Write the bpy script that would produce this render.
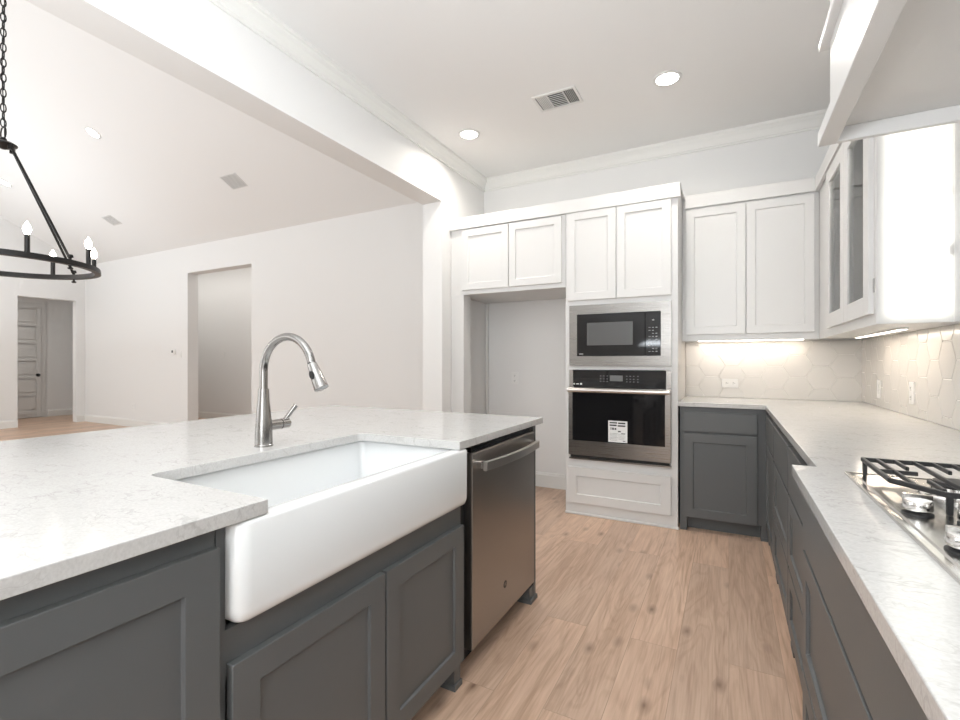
import bpy, bmesh, math, random
from mathutils import Vector, Matrix
random.seed(7)
for o in list(bpy.data.objects): bpy.data.objects.remove(o)
SC = bpy.context.scene; COL = SC.collection
R = math.radians

# ---------------------------------------------------------------- camera
cam = bpy.data.cameras.new('camera'); cam.sensor_width = 36; cam.lens = 472.5/960*36
cam.shift_x = -0.5/960; cam.shift_y = 2/960; cam.clip_start = 0.02; cam.clip_end = 200
camo = bpy.data.objects.new('camera', cam); COL.objects.link(camo)
camo.location = (0, 0, 1.2); camo.rotation_euler = (R(90), 0, R(27.73)); SC.camera = camo

# ---------------------------------------------------------------- world, exposure, big lights
w = bpy.data.worlds.new('world'); SC.world = w; w.use_nodes = True
bg = w.node_tree.nodes['Background']; bg.inputs[0].default_value = (0.86, 0.93, 1, 1); bg.inputs[1].default_value = 2.0
SC.view_settings.view_transform = 'Standard'; SC.view_settings.look = 'None'; SC.view_settings.gamma = 1
SC.view_settings.exposure = 0.46
def area(name, loc, rot, sx, sy, power, col=(1, 0.98, 0.95)):
    l = bpy.data.lights.new(name, 'AREA'); l.shape = 'RECTANGLE'; l.size = sx; l.size_y = sy; l.energy = power; l.color = col
    o = bpy.data.objects.new(name, l); COL.objects.link(o); o.location = loc; o.rotation_euler = rot; return o
area('window_fill', (-0.05, -2.10, 1.75), (R(90), 0, 0), 1.4, 1.8, 30, (0.93, 0.97, 1))  # added fill lamps inside the wide windows, standing in for daylight
area('window_fill', (-4.6, -2.10, 1.75), (R(90), 0, 0), 2.6, 1.9, 18, (0.95, 0.98, 1))
area('window_fill', (-8.8, -2.10, 1.75), (R(90), 0, 0), 3.2, 1.9, 68, (0.90, 0.96, 1))
area('living_fill', (-7.0, 1.0, 4.6), (0, 0, 0), 7, 3.5, 16, (0.93, 0.97, 1))  # added fill lamp under the living room vault, no fitting there
area('kitchen_fill', (-0.75, 0.9, 2.98), (0, 0, 0), 2.4, 3.6, 8, (0.96, 0.98, 1))  # added fill lamp just below the kitchen ceiling, no fitting there
area('upward_fill', (-0.6, -0.6, 1.5), (R(174), 0, 0), 1.2, 0.9, 68, (0.88, 0.945, 1))  # added lamp aimed up to brighten the kitchen ceiling
area('upward_fill', (-5.0, -0.2, 1.6), (R(180), 0, 0), 2, 1.5, 31, (0.84, 0.93, 1))  # added up-facing lamps, this and the next, to brighten the vault
area('upward_fill', (-9.0, 1.5, 1.4), (R(180), 0, 0), 2, 1.5, 42, (0.84, 0.93, 1))
area('hall_fill', (-12.4, 3.3, 2.65), (0, 0, 0), 0.8, 1.0, 9)  # added fill for the left hall, without a fitting
area('hall_fill', (-9.0, 5.4, 3.25), (0, 0, 0), 4.2, 0.6, 17)  # added fill for the far hall, without a fitting
sun = bpy.data.lights.new('sun', 'SUN'); sun.energy = 7; sun.angle = R(0.6); sun.color = (1, 0.95, 0.87)
suno = bpy.data.objects.new('sun', sun); COL.objects.link(suno)
SUN_EL = 8.0
sd = Vector((math.cos(R(SUN_EL))*0.5, math.cos(R(SUN_EL))*0.866, -math.sin(R(SUN_EL))))
suno.rotation_euler = sd.to_track_quat('-Z', 'Y').to_euler()

# ---------------------------------------------------------------- materials
def mat(name, col, rough=0.5, metal=0.0, spec=0.5, emit=None, es=1.0, coat=0.0, aniso=0.0, trans=0.0):
    m = bpy.data.materials.new(name); m.use_nodes = True; b = m.node_tree.nodes['Principled BSDF']
    b.inputs['Base Color'].default_value = (*col, 1); b.inputs['Roughness'].default_value = rough
    b.inputs['Metallic'].default_value = metal; b.inputs['Specular IOR Level'].default_value = spec
    b.inputs['Coat Weight'].default_value = coat; b.inputs['Anisotropic'].default_value = aniso
    b.inputs['Transmission Weight'].default_value = trans
    if emit: b.inputs['Emission Color'].default_value = (*emit, 1); b.inputs['Emission Strength'].default_value = es
    return m
def nodes(m): return m.node_tree.nodes, m.node_tree.links, m.node_tree.nodes['Principled BSDF']
def ramp(N, stops):
    r = N.new('ShaderNodeValToRGB'); e = r.color_ramp.elements
    while len(e) < len(stops): e.new(0.5)
    for k, (p, c) in zip(e, stops): k.position = p; k.color = (*c, 1)
    return r
def coords(N, L, scale=(1, 1, 1), rot=(0, 0, 0)):
    t = N.new('ShaderNodeTexCoord'); mp = N.new('ShaderNodeMapping'); mp.inputs['Scale'].default_value = scale
    mp.inputs['Rotation'].default_value = rot; g = N.new('ShaderNodeNewGeometry'); L.new(g.outputs['Position'], mp.inputs[0]); return mp
def bump(N, L, b, src, strength, dist=0.002):
    n = N.new('ShaderNodeBump'); n.inputs['Strength'].default_value = strength; n.inputs['Distance'].default_value = dist
    L.new(src, n.inputs['Height']); L.new(n.outputs[0], b.inputs['Normal'])
def paint(name, col, rough, sc=220, st=0.15, dist=0.0006):
    m = mat(name, col, rough); N, L, b = nodes(m); c = coords(N, L, (sc,)*3); n = N.new('ShaderNodeTexNoise')
    n.inputs['Scale'].default_value = 1; L.new(c.outputs[0], n.inputs[0]); bump(N, L, b, n.outputs[0], st, dist)
    return m
WALL = paint('wall_paint', (0.81, 0.80, 0.785), 0.75)
CEIL = paint('ceiling_paint', (0.82, 0.81, 0.795), 0.85)
TRIM = paint('trim_paint', (0.80, 0.79, 0.76), 0.35, 60, 0.05)
WHITE = paint('white_cabinet_paint', (0.71, 0.70, 0.685), 0.28, 90, 0.06)
GREY = paint('charcoal_cabinet_paint', (0.118, 0.123, 0.124), 0.42, 130, 0.15)
DARKGAP = mat('shadow_black', (0.012, 0.012, 0.012), 0.6)
PORC = mat('white_fireclay', (0.83, 0.84, 0.84), 0.12, coat=0.3)
BLKGL = mat('black_glass', (0.008, 0.008, 0.009), 0.06)
SCREEN = mat('microwave_window', (0.10, 0.10, 0.10), 0.25)
IRON = mat('black_cast_iron', (0.02, 0.02, 0.021), 0.45)
BLACKM = mat('black_metal', (0.012, 0.011, 0.011), 0.38, 0.3)
CHROME = mat('chrome', (0.80, 0.79, 0.77), 0.12, 1)
NICKEL = mat('brushed_nickel', (0.34, 0.33, 0.32), 0.18, 1)
PLATE = mat('outlet_plastic', (0.83, 0.82, 0.80), 0.35)
SLOT = mat('outlet_slot', (0.05, 0.05, 0.05), 0.6)
VENTM = mat('vent_white', (0.72, 0.71, 0.69), 0.5)
VENTD = mat('vent_shadow', (0.03, 0.03, 0.028), 0.8)
VENTG = mat('vent_grey', (0.42, 0.41, 0.40), 0.7)
LED = mat('lamp_glow', (1, 1, 1), 0.5, emit=(1, 0.97, 0.93), es=9)
BULB = mat('bulb_glow', (1, 1, 1), 0.3, emit=(1, 0.9, 0.78), es=22)
STRIP = mat('strip_glow', (1, 1, 1), 0.5, emit=(1, 0.9, 0.78), es=5)
DISP = mat('display_grey', (0.16, 0.16, 0.16), 0.3)
MARK = mat('printed_grey', (0.45, 0.45, 0.45), 0.5)
INK = mat('label_ink', (0.03, 0.03, 0.03), 0.6)
PAPER = mat('label_paper', (0.85, 0.85, 0.84), 0.5)
DOORP = mat('door_paint', (0.72, 0.71, 0.69), 0.4)
def steel(name, col, rough, axis):
    m = mat(name, col, rough, 1); N, L, b = nodes(m)
    s = [400, 400, 400]; s[axis] = 3; c = coords(N, L, s); n = N.new('ShaderNodeTexNoise'); n.inputs['Scale'].default_value = 1
    n.inputs['Detail'].default_value = 2; L.new(c.outputs[0], n.inputs[0]); mr = N.new('ShaderNodeMapRange')
    mr.inputs[3].default_value = rough-0.02; mr.inputs[4].default_value = rough+0.04
    L.new(n.outputs[0], mr.inputs[0]); L.new(mr.outputs[0], b.inputs['Roughness']); bump(N, L, b, n.outputs[0], 0.015, 0.0003)
    return m
STEEL = steel('stainless_steel', (0.37, 0.35, 0.33), 0.27, 0)
POL = mat('polished_steel', (0.72, 0.69, 0.66), 0.28, 1)
STEELD = steel('slate_stainless', (0.35, 0.335, 0.32), 0.30, 1)
STEELT = steel('microwave_trim_steel', (0.28, 0.265, 0.25), 0.27, 0)
STEELC = steel('cooktop_steel', (0.62, 0.61, 0.59), 0.20, 1)
# clear glass without heavy refraction noise
GLASS = bpy.data.materials.new('clear_glass'); GLASS.use_nodes = True
N, L = GLASS.node_tree.nodes, GLASS.node_tree.links; N.remove(N['Principled BSDF'])
tr = N.new('ShaderNodeBsdfTransparent'); gl = N.new('ShaderNodeBsdfGlossy'); gl.inputs['Roughness'].default_value = 0.03
fr = N.new('ShaderNodeFresnel'); fr.inputs[0].default_value = 1.45; mx = N.new('ShaderNodeMixShader')
tr.inputs[0].default_value = (0.93, 0.95, 0.94, 1)
L.new(fr.outputs[0], mx.inputs[0]); L.new(tr.outputs[0], mx.inputs[1]); L.new(gl.outputs[0], mx.inputs[2]); L.new(mx.outputs[0], N['Material Output'].inputs[0])
# quartz worktop
QUARTZ = mat('pale_quartz', (0.74, 0.72, 0.69), 0.14); N, L, b = nodes(QUARTZ)
c = coords(N, L, (7, 12, 9), (0, 0, 0.5)); n1 = N.new('ShaderNodeTexNoise'); n1.inputs['Scale'].default_value = 2.2; n1.inputs['Detail'].default_value = 8
n1.inputs['Distortion'].default_value = 0.7; L.new(c.outputs[0], n1.inputs[0])
r1 = ramp(N, [(0.0, (1, 1, 1)), (0.475, (1, 1, 1)), (0.5, (0, 0, 0)), (0.525, (1, 1, 1))]); L.new(n1.outputs[0], r1.inputs[0])
c2 = coords(N, L, (3, 4, 3)); n2 = N.new('ShaderNodeTexNoise'); n2.inputs['Scale'].default_value = 3; n2.inputs['Detail'].default_value = 4; L.new(c2.outputs[0], n2.inputs[0])
r2 = ramp(N, [(0.40, (0, 0, 0)), (0.66, (1, 1, 1))]); L.new(n2.outputs[0], r2.inputs[0])
n3 = N.new('ShaderNodeTexNoise'); n3.inputs['Scale'].default_value = 60; n3.inputs['Detail'].default_value = 3; L.new(c2.outputs[0], n3.inputs[0])
inv = N.new('ShaderNodeMath'); inv.operation = 'SUBTRACT'; inv.inputs[0].default_value = 1; L.new(r1.outputs[0], inv.inputs[1])
mu = N.new('ShaderNodeMath'); mu.operation = 'MULTIPLY'; L.new(inv.outputs[0], mu.inputs[0]); L.new(r2.outputs[0], mu.inputs[1])
m5 = N.new('ShaderNodeMath'); m5.operation = 'MULTIPLY'; m5.inputs[1].default_value = 0.75; L.new(mu.outputs[0], m5.inputs[0])
base = ramp(N, [(0.3, (0.56, 0.55, 0.535)), (0.7, (0.64, 0.63, 0.615))]); L.new(n3.outputs[0], base.inputs[0])
mix = N.new('ShaderNodeMixRGB'); L.new(m5.outputs[0], mix.inputs[0]); L.new(base.outputs[0], mix.inputs[1]); mix.inputs[2].default_value = (0.40, 0.385, 0.37, 1)
L.new(mix.outputs[0], b.inputs['Base Color'])
# oak plank floor, planks run along Y
FLOOR = mat('light_oak_planks', (0.5, 0.35, 0.25), 0.38); N, L, b = nodes(FLOOR)
c = coords(N, L, (1, 1, 1), (0, 0, R(90))); br = N.new('ShaderNodeTexBrick'); br.offset = 0.37; br.offset_frequency = 2
br.inputs['Scale'].default_value = 1; br.inputs['Brick Width'].default_value = 1.55; br.inputs['Row Height'].default_value = 0.19
br.inputs['Mortar Size'].default_value = 0.0012; br.inputs['Mortar Smooth'].default_value = 0.2; br.inputs['Bias'].default_value = 0
br.inputs['Color1'].default_value = (0, 0, 0, 1); br.inputs['Color2'].default_value = (1, 1, 1, 1); br.inputs['Mortar'].default_value = (0.5, 0.5, 0.5, 1)
L.new(c.outputs[0], br.inputs[0])
g = N.new('ShaderNodeNewGeometry'); off = N.new('ShaderNodeVectorMath'); off.operation = 'MULTIPLY_ADD'
L.new(br.outputs['Color'], off.inputs[0]); off.inputs[1].default_value = (3.7, 9.1, 5.3); L.new(g.outputs['Position'], off.inputs[2])
def grain(scale, detail, dist, sc=1):
    mp = N.new('ShaderNodeMapping'); mp.inputs['Scale'].default_value = scale; L.new(off.outputs[0], mp.inputs[0])
    n = N.new('ShaderNodeTexNoise'); n.inputs['Scale'].default_value = sc; n.inputs['Detail'].default_value = detail; n.inputs['Distortion'].default_value = dist
    L.new(mp.outputs[0], n.inputs[0]); return n
gA = grain((22, 1.6, 22), 6, 1.4); gB = grain((150, 6, 150), 5, 0.3); gC = grain((5, 0.9, 5), 3, 0.5)
gR = grain((5.5, 0.75, 5.5), 2, 0.35)
rm = N.new('ShaderNodeMath'); rm.operation = 'MULTIPLY'; rm.inputs[1].default_value = 95; L.new(gR.outputs[0], rm.inputs[0])
rsn = N.new('ShaderNodeMath'); rsn.operation = 'SINE'; L.new(rm.outputs[0], rsn.inputs[0])
rr = ramp(N, [(0.0, (0.92, 0.90, 0.88)), (0.45, (1, 1, 1))])
rmr = N.new('ShaderNodeMapRange'); rmr.inputs[1].default_value = -1; L.new(rsn.outputs[0], rmr.inputs[0]); L.new(rmr.outputs[0], rr.inputs[0])
colr = ramp(N, [(0.25, (0.47, 0.315, 0.22)), (0.5, (0.60, 0.42, 0.31)), (0.75, (0.68, 0.495, 0.37))])
ad = N.new('ShaderNodeMath'); ad.operation = 'MULTIPLY_ADD'; L.new(gB.outputs[0], ad.inputs[0]); ad.inputs[1].default_value = 0.55; L.new(gA.outputs[0], ad.inputs[2])
ad2 = N.new('ShaderNodeMath'); ad2.operation = 'MULTIPLY_ADD'; L.new(gC.outputs[0], ad2.inputs[0]); ad2.inputs[1].default_value = 0.35; L.new(ad.outputs[0], ad2.inputs[2])
sb = N.new('ShaderNodeMath'); sb.operation = 'SUBTRACT'; L.new(ad2.outputs[0], sb.inputs[0]); sb.inputs[1].default_value = 0.46; L.new(sb.outputs[0], colr.inputs[0])
tone = ramp(N, [(0, (0.90, 0.90, 0.90)), (1, (1.10, 1.08, 1.06))]); L.new(br.outputs['Color'], tone.inputs[0])
mulc = N.new('ShaderNodeMixRGB'); mulc.blend_type = 'MULTIPLY'; mulc.inputs[0].default_value = 1; L.new(colr.outputs[0], mulc.inputs[1]); L.new(tone.outputs[0], mulc.inputs[2])
vm = N.new('ShaderNodeMapping'); vm.inputs['Scale'].default_value = (9.0, 4.2, 1); L.new(off.outputs[0], vm.inputs[0])
vo = N.new('ShaderNodeTexVoronoi'); vo.inputs['Scale'].default_value = 1; L.new(vm.outputs[0], vo.inputs[0])
kn = ramp(N, [(0.03, (1, 1, 1)), (0.10, (0.5, 0.5, 0.5)), (0.26, (0, 0, 0))]); L.new(vo.outputs['Distance'], kn.inputs[0])
kr = N.new('ShaderNodeMath'); kr.operation = 'GREATER_THAN'; kr.inputs[1].default_value = 0.45
sp = N.new('ShaderNodeSeparateColor'); L.new(vo.outputs['Color'], sp.inputs[0]); L.new(sp.outputs[0], kr.inputs[0])
km = N.new('ShaderNodeMath'); km.operation = 'MULTIPLY'; L.new(kn.outputs[0], km.inputs[0]); L.new(kr.outputs[0], km.inputs[1])
km2 = N.new('ShaderNodeMath'); km2.operation = 'MULTIPLY'; km2.inputs[1].default_value = 0.75; L.new(km.outputs[0], km2.inputs[0])
kx = N.new('ShaderNodeMixRGB'); L.new(km2.outputs[0], kx.inputs[0]); mul2 = N.new('ShaderNodeMixRGB'); mul2.blend_type = 'MULTIPLY'; mul2.inputs[0].default_value = 1; L.new(mulc.outputs[0], mul2.inputs[1]); L.new(rr.outputs[0], mul2.inputs[2])
L.new(mul2.outputs[0], kx.inputs[1]); kx.inputs[2].default_value = (0.13, 0.07, 0.04, 1)
sx = N.new('ShaderNodeMixRGB'); sm = N.new('ShaderNodeMath'); sm.operation = 'MULTIPLY'; sm.inputs[1].default_value = 0.35; L.new(br.outputs['Fac'], sm.inputs[0])
L.new(sm.outputs[0], sx.inputs[0]); L.new(kx.outputs[0], sx.inputs[1]); sx.inputs[2].default_value = (0.17, 0.10, 0.06, 1)
L.new(sx.outputs[0], b.inputs['Base Color']); bump(N, L, b, gA.outputs[0], 0.12, 0.001)
TILE = mat('cream_hex_tile', (0.74, 0.71, 0.67), 0.22)
GROUT = mat('cream_grout', (0.86, 0.83, 0.79), 0.7)

# ---------------------------------------------------------------- mesh helpers
ORG = {}
def bx(bm, x0, x1, y0, y1, z0, z1):
    x0, x1 = sorted((x0, x1)); y0, y1 = sorted((y0, y1)); z0, z1 = sorted((z0, z1))
    v = [bm.verts.new(p) for p in ((x0,y0,z0),(x1,y0,z0),(x1,y1,z0),(x0,y1,z0),(x0,y0,z1),(x1,y0,z1),(x1,y1,z1),(x0,y1,z1))]
    for f in ((0,3,2,1),(4,5,6,7),(0,1,5,4),(1,2,6,5),(2,3,7,6),(3,0,4,7)): bm.faces.new([v[i] for i in f])
def box(*a):
    bm = bmesh.new()
    for b_ in (a if isinstance(a[0], (tuple, list)) else [a]): bx(bm, *b_)
    return bm
def prism(pts, axis, a0, a1, bm=None):
    """extrude 2D polygon along axis; the 2D pair is the two remaining axes in order"""
    bm = bm or bmesh.new()
    def P(p, a):
        q = list(p); q.insert(axis, a); return q
    lo = [bm.verts.new(P(p, a0)) for p in pts]; hi = [bm.verts.new(P(p, a1)) for p in pts]
    bm.faces.new(lo); bm.faces.new(hi[::-1]); n = len(pts)
    for i in range(n): bm.faces.new((lo[i], hi[i], hi[(i+1) % n], lo[(i+1) % n]))
    bmesh.ops.recalc_face_normals(bm, faces=bm.faces); return bm
def cyl(bm, p0, p1, r0, r1=None, n=24, caps=True):
    r1 = r0 if r1 is None else r1; p0, p1 = Vector(p0), Vector(p1); d = (p1-p0).normalized(); q = d.to_track_quat('Z', 'Y')
    A = [bm.verts.new(p0+q@Vector((r0*math.cos(2*math.pi*i/n), r0*math.sin(2*math.pi*i/n), 0))) for i in range(n)]
    B = [bm.verts.new(p1+q@Vector((r1*math.cos(2*math.pi*i/n), r1*math.sin(2*math.pi*i/n), 0))) for i in range(n)]
    for i in range(n): bm.faces.new((A[i], A[(i+1) % n], B[(i+1) % n], B[i]))
    if caps: bm.faces.new(A[::-1]); bm.faces.new(B)
    return bm
def lathe(bm, prof, c=(0, 0, 0), axis=(0, 0, 1), n=28):
    q = Vector(axis).to_track_quat('Z', 'Y'); c = Vector(c); rings = []
    for r_, z_ in prof: rings.append([bm.verts.new(c+q@Vector((max(r_, 1e-5)*math.cos(2*math.pi*i/n), max(r_, 1e-5)*math.sin(2*math.pi*i/n), z_))) for i in range(n)])
    for A, B in zip(rings, rings[1:]):
        for i in range(n): bm.faces.new((A[i], A[(i+1) % n], B[(i+1) % n], B[i]))
    bm.faces.new(rings[0][::-1]); bm.faces.new(rings[-1]); return bm
def tube(bm, pts, rad, n=14, closed=False):
    pts = [Vector(p) for p in pts]; rs = rad if isinstance(rad, list) else [rad]*len(pts); rings = []; m = len(pts)
    up = None
    for i, p in enumerate(pts):
        a = pts[(i-1) % m] if (closed or i) else p; b_ = pts[(i+1) % m] if (closed or i < m-1) else p
        t = (b_-a).normalized()
        if up is None: up = t.orthogonal().normalized()
        up = (up-t*up.dot(t)).normalized(); s = t.cross(up)
        rings.append([bm.verts.new(p+(up*math.cos(2*math.pi*k/n)+s*math.sin(2*math.pi*k/n))*rs[i]) for k in range(n)])
    for i in range(m if closed else m-1):
        A, B = rings[i], rings[(i+1) % m]
        for k in range(n): bm.faces.new((A[k], A[(k+1) % n], B[(k+1) % n], B[k]))
    if not closed: bm.faces.new(rings[0][::-1]); bm.faces.new(rings[-1])
    return bm
def obj(name, bm, m, parent=None, bev=0.0, seg=1, smooth=False, ang=35):
    bmesh.ops.recalc_face_normals(bm, faces=bm.faces)
    me = bpy.data.meshes.new(name)
    if parent is not None: bmesh.ops.translate(bm, verts=bm.verts, vec=-ORG[parent.name])
    bm.to_mesh(me); bm.free(); me.materials.append(m)
    o = bpy.data.objects.new(name, me); COL.objects.link(o)
    if parent is not None: o.parent = parent; ORG[o.name] = ORG[parent.name]
    else: ORG[o.name] = Vector((0, 0, 0))
    if bev:
        b_ = o.modifiers.new('bevel', 'BEVEL'); b_.width = bev; b_.segments = seg; b_.limit_method = 'ANGLE'; b_.angle_limit = R(35)
    if smooth:
        me.polygons.foreach_set('use_smooth', [True]*len(me.polygons)); me.set_sharp_from_angle(angle=R(ang))
    return o
def tag(o, label, cat, group=None):
    o['label'] = label; o['category'] = cat
    if group: o['group'] = group
    return o
def thing(name, label, cat, loc=(0, 0, 0), group=None):
    o = bpy.data.objects.new(name, None); COL.objects.link(o); o.location = loc; o.empty_display_size = 0.1
    ORG[o.name] = Vector(loc); return tag(o, label, cat, group)
def struct(name, bm, m, parent=None, **k):
    o = obj(name, bm, m, parent, **k)
    if parent is None: o['kind'] = 'structure'
    return o
def copy_thing(root, loc, label, group=None, rotz=None):
    r = root.copy(); COL.objects.link(r); r.location = loc
    if rotz is not None: r.rotation_euler.z = rotz
    r['label'] = label
    if group: r['group'] = group
    for ch in list(root.children):
        c_ = ch.copy(); COL.objects.link(c_); c_.parent = r
        for g_ in ch.children:
            d_ = g_.copy(); COL.objects.link(d_); d_.parent = c_
    return r
def text_mesh(s, size, m, parent, name, mtx, ext=0.0004):
    cu = bpy.data.curves.new('t', 'FONT'); cu.body = s; cu.size = size; cu.extrude = ext; cu.align_x = 'CENTER'; cu.align_y = 'CENTER'
    to = bpy.data.objects.new('t', cu); COL.objects.link(to); dg = bpy.context.evaluated_depsgraph_get()
    me = bpy.data.meshes.new_from_object(to.evaluated_get(dg)); bpy.data.objects.remove(to)
    bm = bmesh.new(); bm.from_mesh(me); bpy.data.meshes.remove(me); bm.transform(mtx); return obj(name, bm, m, parent)
# boxes on a cabinet face. face = ('Y', y, -1) or ('X', x, +-1); u is the in-plane horizontal coordinate
def fb(bm, face, u0, u1, z0, z1, d0, d1):
    ax, p, s = face; a, b_ = p+s*d0, p+s*d1
    if ax == 'Y': bx(bm, u0, u1, a, b_, z0, z1)
    else: bx(bm, a, b_, u0, u1, z0, z1)
def shaker(face, u0, u1, z0, z1, fw=0.057, th=0.02, rec=0.009):
    """one closed shaker front: slab with a stepped recess in its outer face"""
    bm = bmesh.new(); ax, p, s = face
    def V(u, z, d): return bm.verts.new((u, p+s*d, z) if ax == 'Y' else (p+s*d, u, z))
    def ring(i, d): return [V(u0+i, z0+i, d), V(u1-i, z0+i, d), V(u1-i, z1-i, d), V(u0+i, z1-i, d)]
    rs = [ring(0, 0), ring(0, th), ring(fw, th), ring(fw+0.002, th-rec)]
    for A, B in zip(rs, rs[1:]):
        for i in range(4): bm.faces.new((A[i], A[(i+1) % 4], B[(i+1) % 4], B[i]))
    bm.faces.new(rs[0][::-1]); bm.faces.new(rs[-1]); return bm
def slab(face, u0, u1, z0, z1, th=0.02):
    bm = bmesh.new(); fb(bm, face, u0, u1, z0, z1, 0, th); return bm

# ---------------------------------------------------------------- room shell
KX0, KX1, KY0, KY1, CZ = -2.225, 0.86, -2.2, 4.31, 3.05
LX0, LY1, EAVE, SL, RY = -11.55, 4.75, 3.15, 0.52, 1.27
RZ = EAVE+SL*(LY1-RY); LX1 = -2.43
struct('floor', box(-14.2, KX1+0.12, KY0-0.12, 6.6, -0.05, 0), FLOOR)
struct('ceiling', box(KX0-0.05, KX1+0.1, KY0, KY1+0.1, CZ, CZ+0.06), CEIL)
struct('wall_right', box(KX1, KX1+0.12, KY0-0.12, KY1+0.12, 0, CZ+0.06), WALL)
struct('wall_back', box(LX1, KX1, KY1, KY1+0.12, 0, CZ+0.06), WALL)
struct('wall_left', box((LX1, KX0, KY0, 3.51, 2.61, RZ+0.1), (LX1, KX0, 3.51, LY1+0.2, 0, RZ+0.1)), WALL)
# vaulted living ceiling
cp = [(LY1+0.1, EAVE-SL*0.1), (RY, RZ), (KY0, RZ-SL*(RY-KY0)), (KY0, RZ-SL*(RY-KY0)+0.1), (RY, RZ+0.1), (LY1+0.1, EAVE-SL*0.1+0.1)]
struct('ceiling', prism(cp, 0, LX0-0.14, LX1), CEIL)
OX0, OX1, OZ = -8.07, -6.44, 2.70
struct('wall_far', box((LX0-0.14, OX0, LY1, LY1+0.18, 0, EAVE+0.1), (OX1, LX1, LY1, LY1+0.18, 0, EAVE+0.1), (OX0, OX1, LY1, LY1+0.18, OZ, EAVE+0.1)), WALL)
LO0, LO1, LOZ = 3.72, 4.60, 2.42
gb = prism([(KY0, 0), (LO0, 0), (LO0, LOZ), (LO1, LOZ), (LO1, 0), (LY1, 0), (LY1, EAVE+0.02), (RY, RZ+0.02), (KY0, RZ-SL*(RY-KY0)+0.02)], 0, LX0-0.14, LX0)
struct('wall_gable', gb, WALL)
# halls behind the two openings
struct('wall_hall', box((OX0-3.2, OX1+0.8, 6.2, 6.3, 0, 3.3), (OX1+0.7, OX1+0.8, LY1+0.18, 6.2, 0, 3.3), (OX0-3.2, OX0-3.1, LY1+0.18, 6.2, 0, 3.3), (OX0-3.2, OX1+0.8, LY1+0.13, LY1+0.18, 3.251, 3.35)), WALL)
struct('ceiling', box(OX0-3.2, OX1+0.8, LY1+0.18, 6.3, 3.3, 3.35), CEIL)
struct('wall_hall', box((-13.42, -13.3, 2.4, 6.0, 0, 2.75), (-13.42, -11.3, 6.0, 6.1, 0, 2.75)), WALL)
struct('ceiling', box(-13.42, LX0-0.14, 2.4, 6.1, 2.75, 2.8), CEIL)
struct('wall_hall', box(-13.3, LX0-0.14, 2.3, 2.4, 0, 2.75), WALL)
# walls behind the camera with their windows and an added sun slit
def front_wall(name, x0, x1, zt, wins):
    b_ = bmesh.new(); cx_ = x0
    for (a, c_, z0, z1) in wins:
        bx(b_, cx_, a, KY0-0.12, KY0, 0, zt); bx(b_, a, c_, KY0-0.12, KY0, 0, z0); bx(b_, a, c_, KY0-0.12, KY0, z1, zt); cx_ = c_
    bx(b_, cx_, x1, KY0-0.12, KY0, 0, zt); struct(name, b_, WALL)
WINS_K = [(-2.224, -1.962, 2.16, 3.03), (-0.75, 0.65, 0.95, 2.6)]  # first opening is an unseen slit, shaped to put sun on the cabinet side
WINS_L = [(-10.4, -7.2, 0.8, 2.7), (-5.9, -3.3, 0.8, 2.7)]
front_wall('wall_front', KX0, KX1, CZ, WINS_K)
front_wall('wall_front', -14.2, KX0, RZ-SL*(RY-KY0)+0.1, WINS_L)
for i, (a, c_, z0, z1) in enumerate(WINS_K+WINS_L):
    wi = thing('window_%d' % (i+1), 'x', 'window', ((a+c_)/2, KY0-0.06, z0)); del wi['label']; del wi['category']; wi['kind'] = 'structure'
    f_ = 0.04 if c_-a > 0.5 else 0.006
    b_ = box((a, a+f_, KY0-0.09, KY0-0.04, z0, z1), (c_-f_, c_, KY0-0.09, KY0-0.04, z0, z1), (a, c_, KY0-0.09, KY0-0.04, z0, z0+f_), (a, c_, KY0-0.09, KY0-0.04, z1-f_, z1))
    if c_-a > 0.5: bx(b_, (a+c_)/2-0.02, (a+c_)/2+0.02, KY0-0.09, KY0-0.04, z0, z1)
    obj('window_frame', b_, TRIM, wi); obj('pane', box(a, c_, KY0-0.067, KY0-0.063, z0, z1), GLASS, wi)
    if c_-a > 0.5: obj('sun_block_panel', box(a, c_, KY0-0.03, KY0-0.027, z0+0.02, z1), TRIM, wi)  # unseen panel added to keep the sun out of the wide windows
# crown moulding
def crown_prof(s, wall, z=CZ):
    return [(wall+s*d, z+h) for d, h in ((0, 0), (0, -0.105), (0.012, -0.105), (0.014, -0.092), (0.022, -0.088), (0.03, -0.07), (0.045, -0.048), (0.062, -0.034), (0.066, -0.026), (0.074, -0.022), (0.076, 0))]
struct('trim_1', prism(crown_prof(1, KX0), 1, KY0, KY1), TRIM)
struct('trim_2', prism(crown_prof(-1, KY1), 0, KX0, KX1), TRIM)
def base_prof(s, wall): return [(wall, 0), (wall+s*0.016, 0), (wall+s*0.016, 0.115), (wall+s*0.010, 0.125), (wall+s*0.008, 0.135), (wall, 0.14)]
struct('baseboard_far', prism(base_prof(-1, LY1), 0, LX0, OX0), TRIM)
struct('baseboard_far', prism(base_prof(-1, LY1), 0, OX1, LX1), TRIM)
struct('baseboard_gable', prism([(x_, z_) for x_, z_ in base_prof(1, LX0)], 1, KY0, LO0), TRIM)
struct('baseboard_gable', prism(base_prof(1, LX0), 1, LO1, LY1), TRIM)
struct('baseboard_hall', prism(base_prof(-1, 6.2), 0, OX0-3.1, OX1+0.7), TRIM)
struct('baseboard_back', prism(base_prof(-1, KY1), 0, -2.19, -1.152), TRIM)
struct('baseboard_hall', prism(base_prof(1, -13.3), 1, 4.78, 6.0), TRIM)
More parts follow.
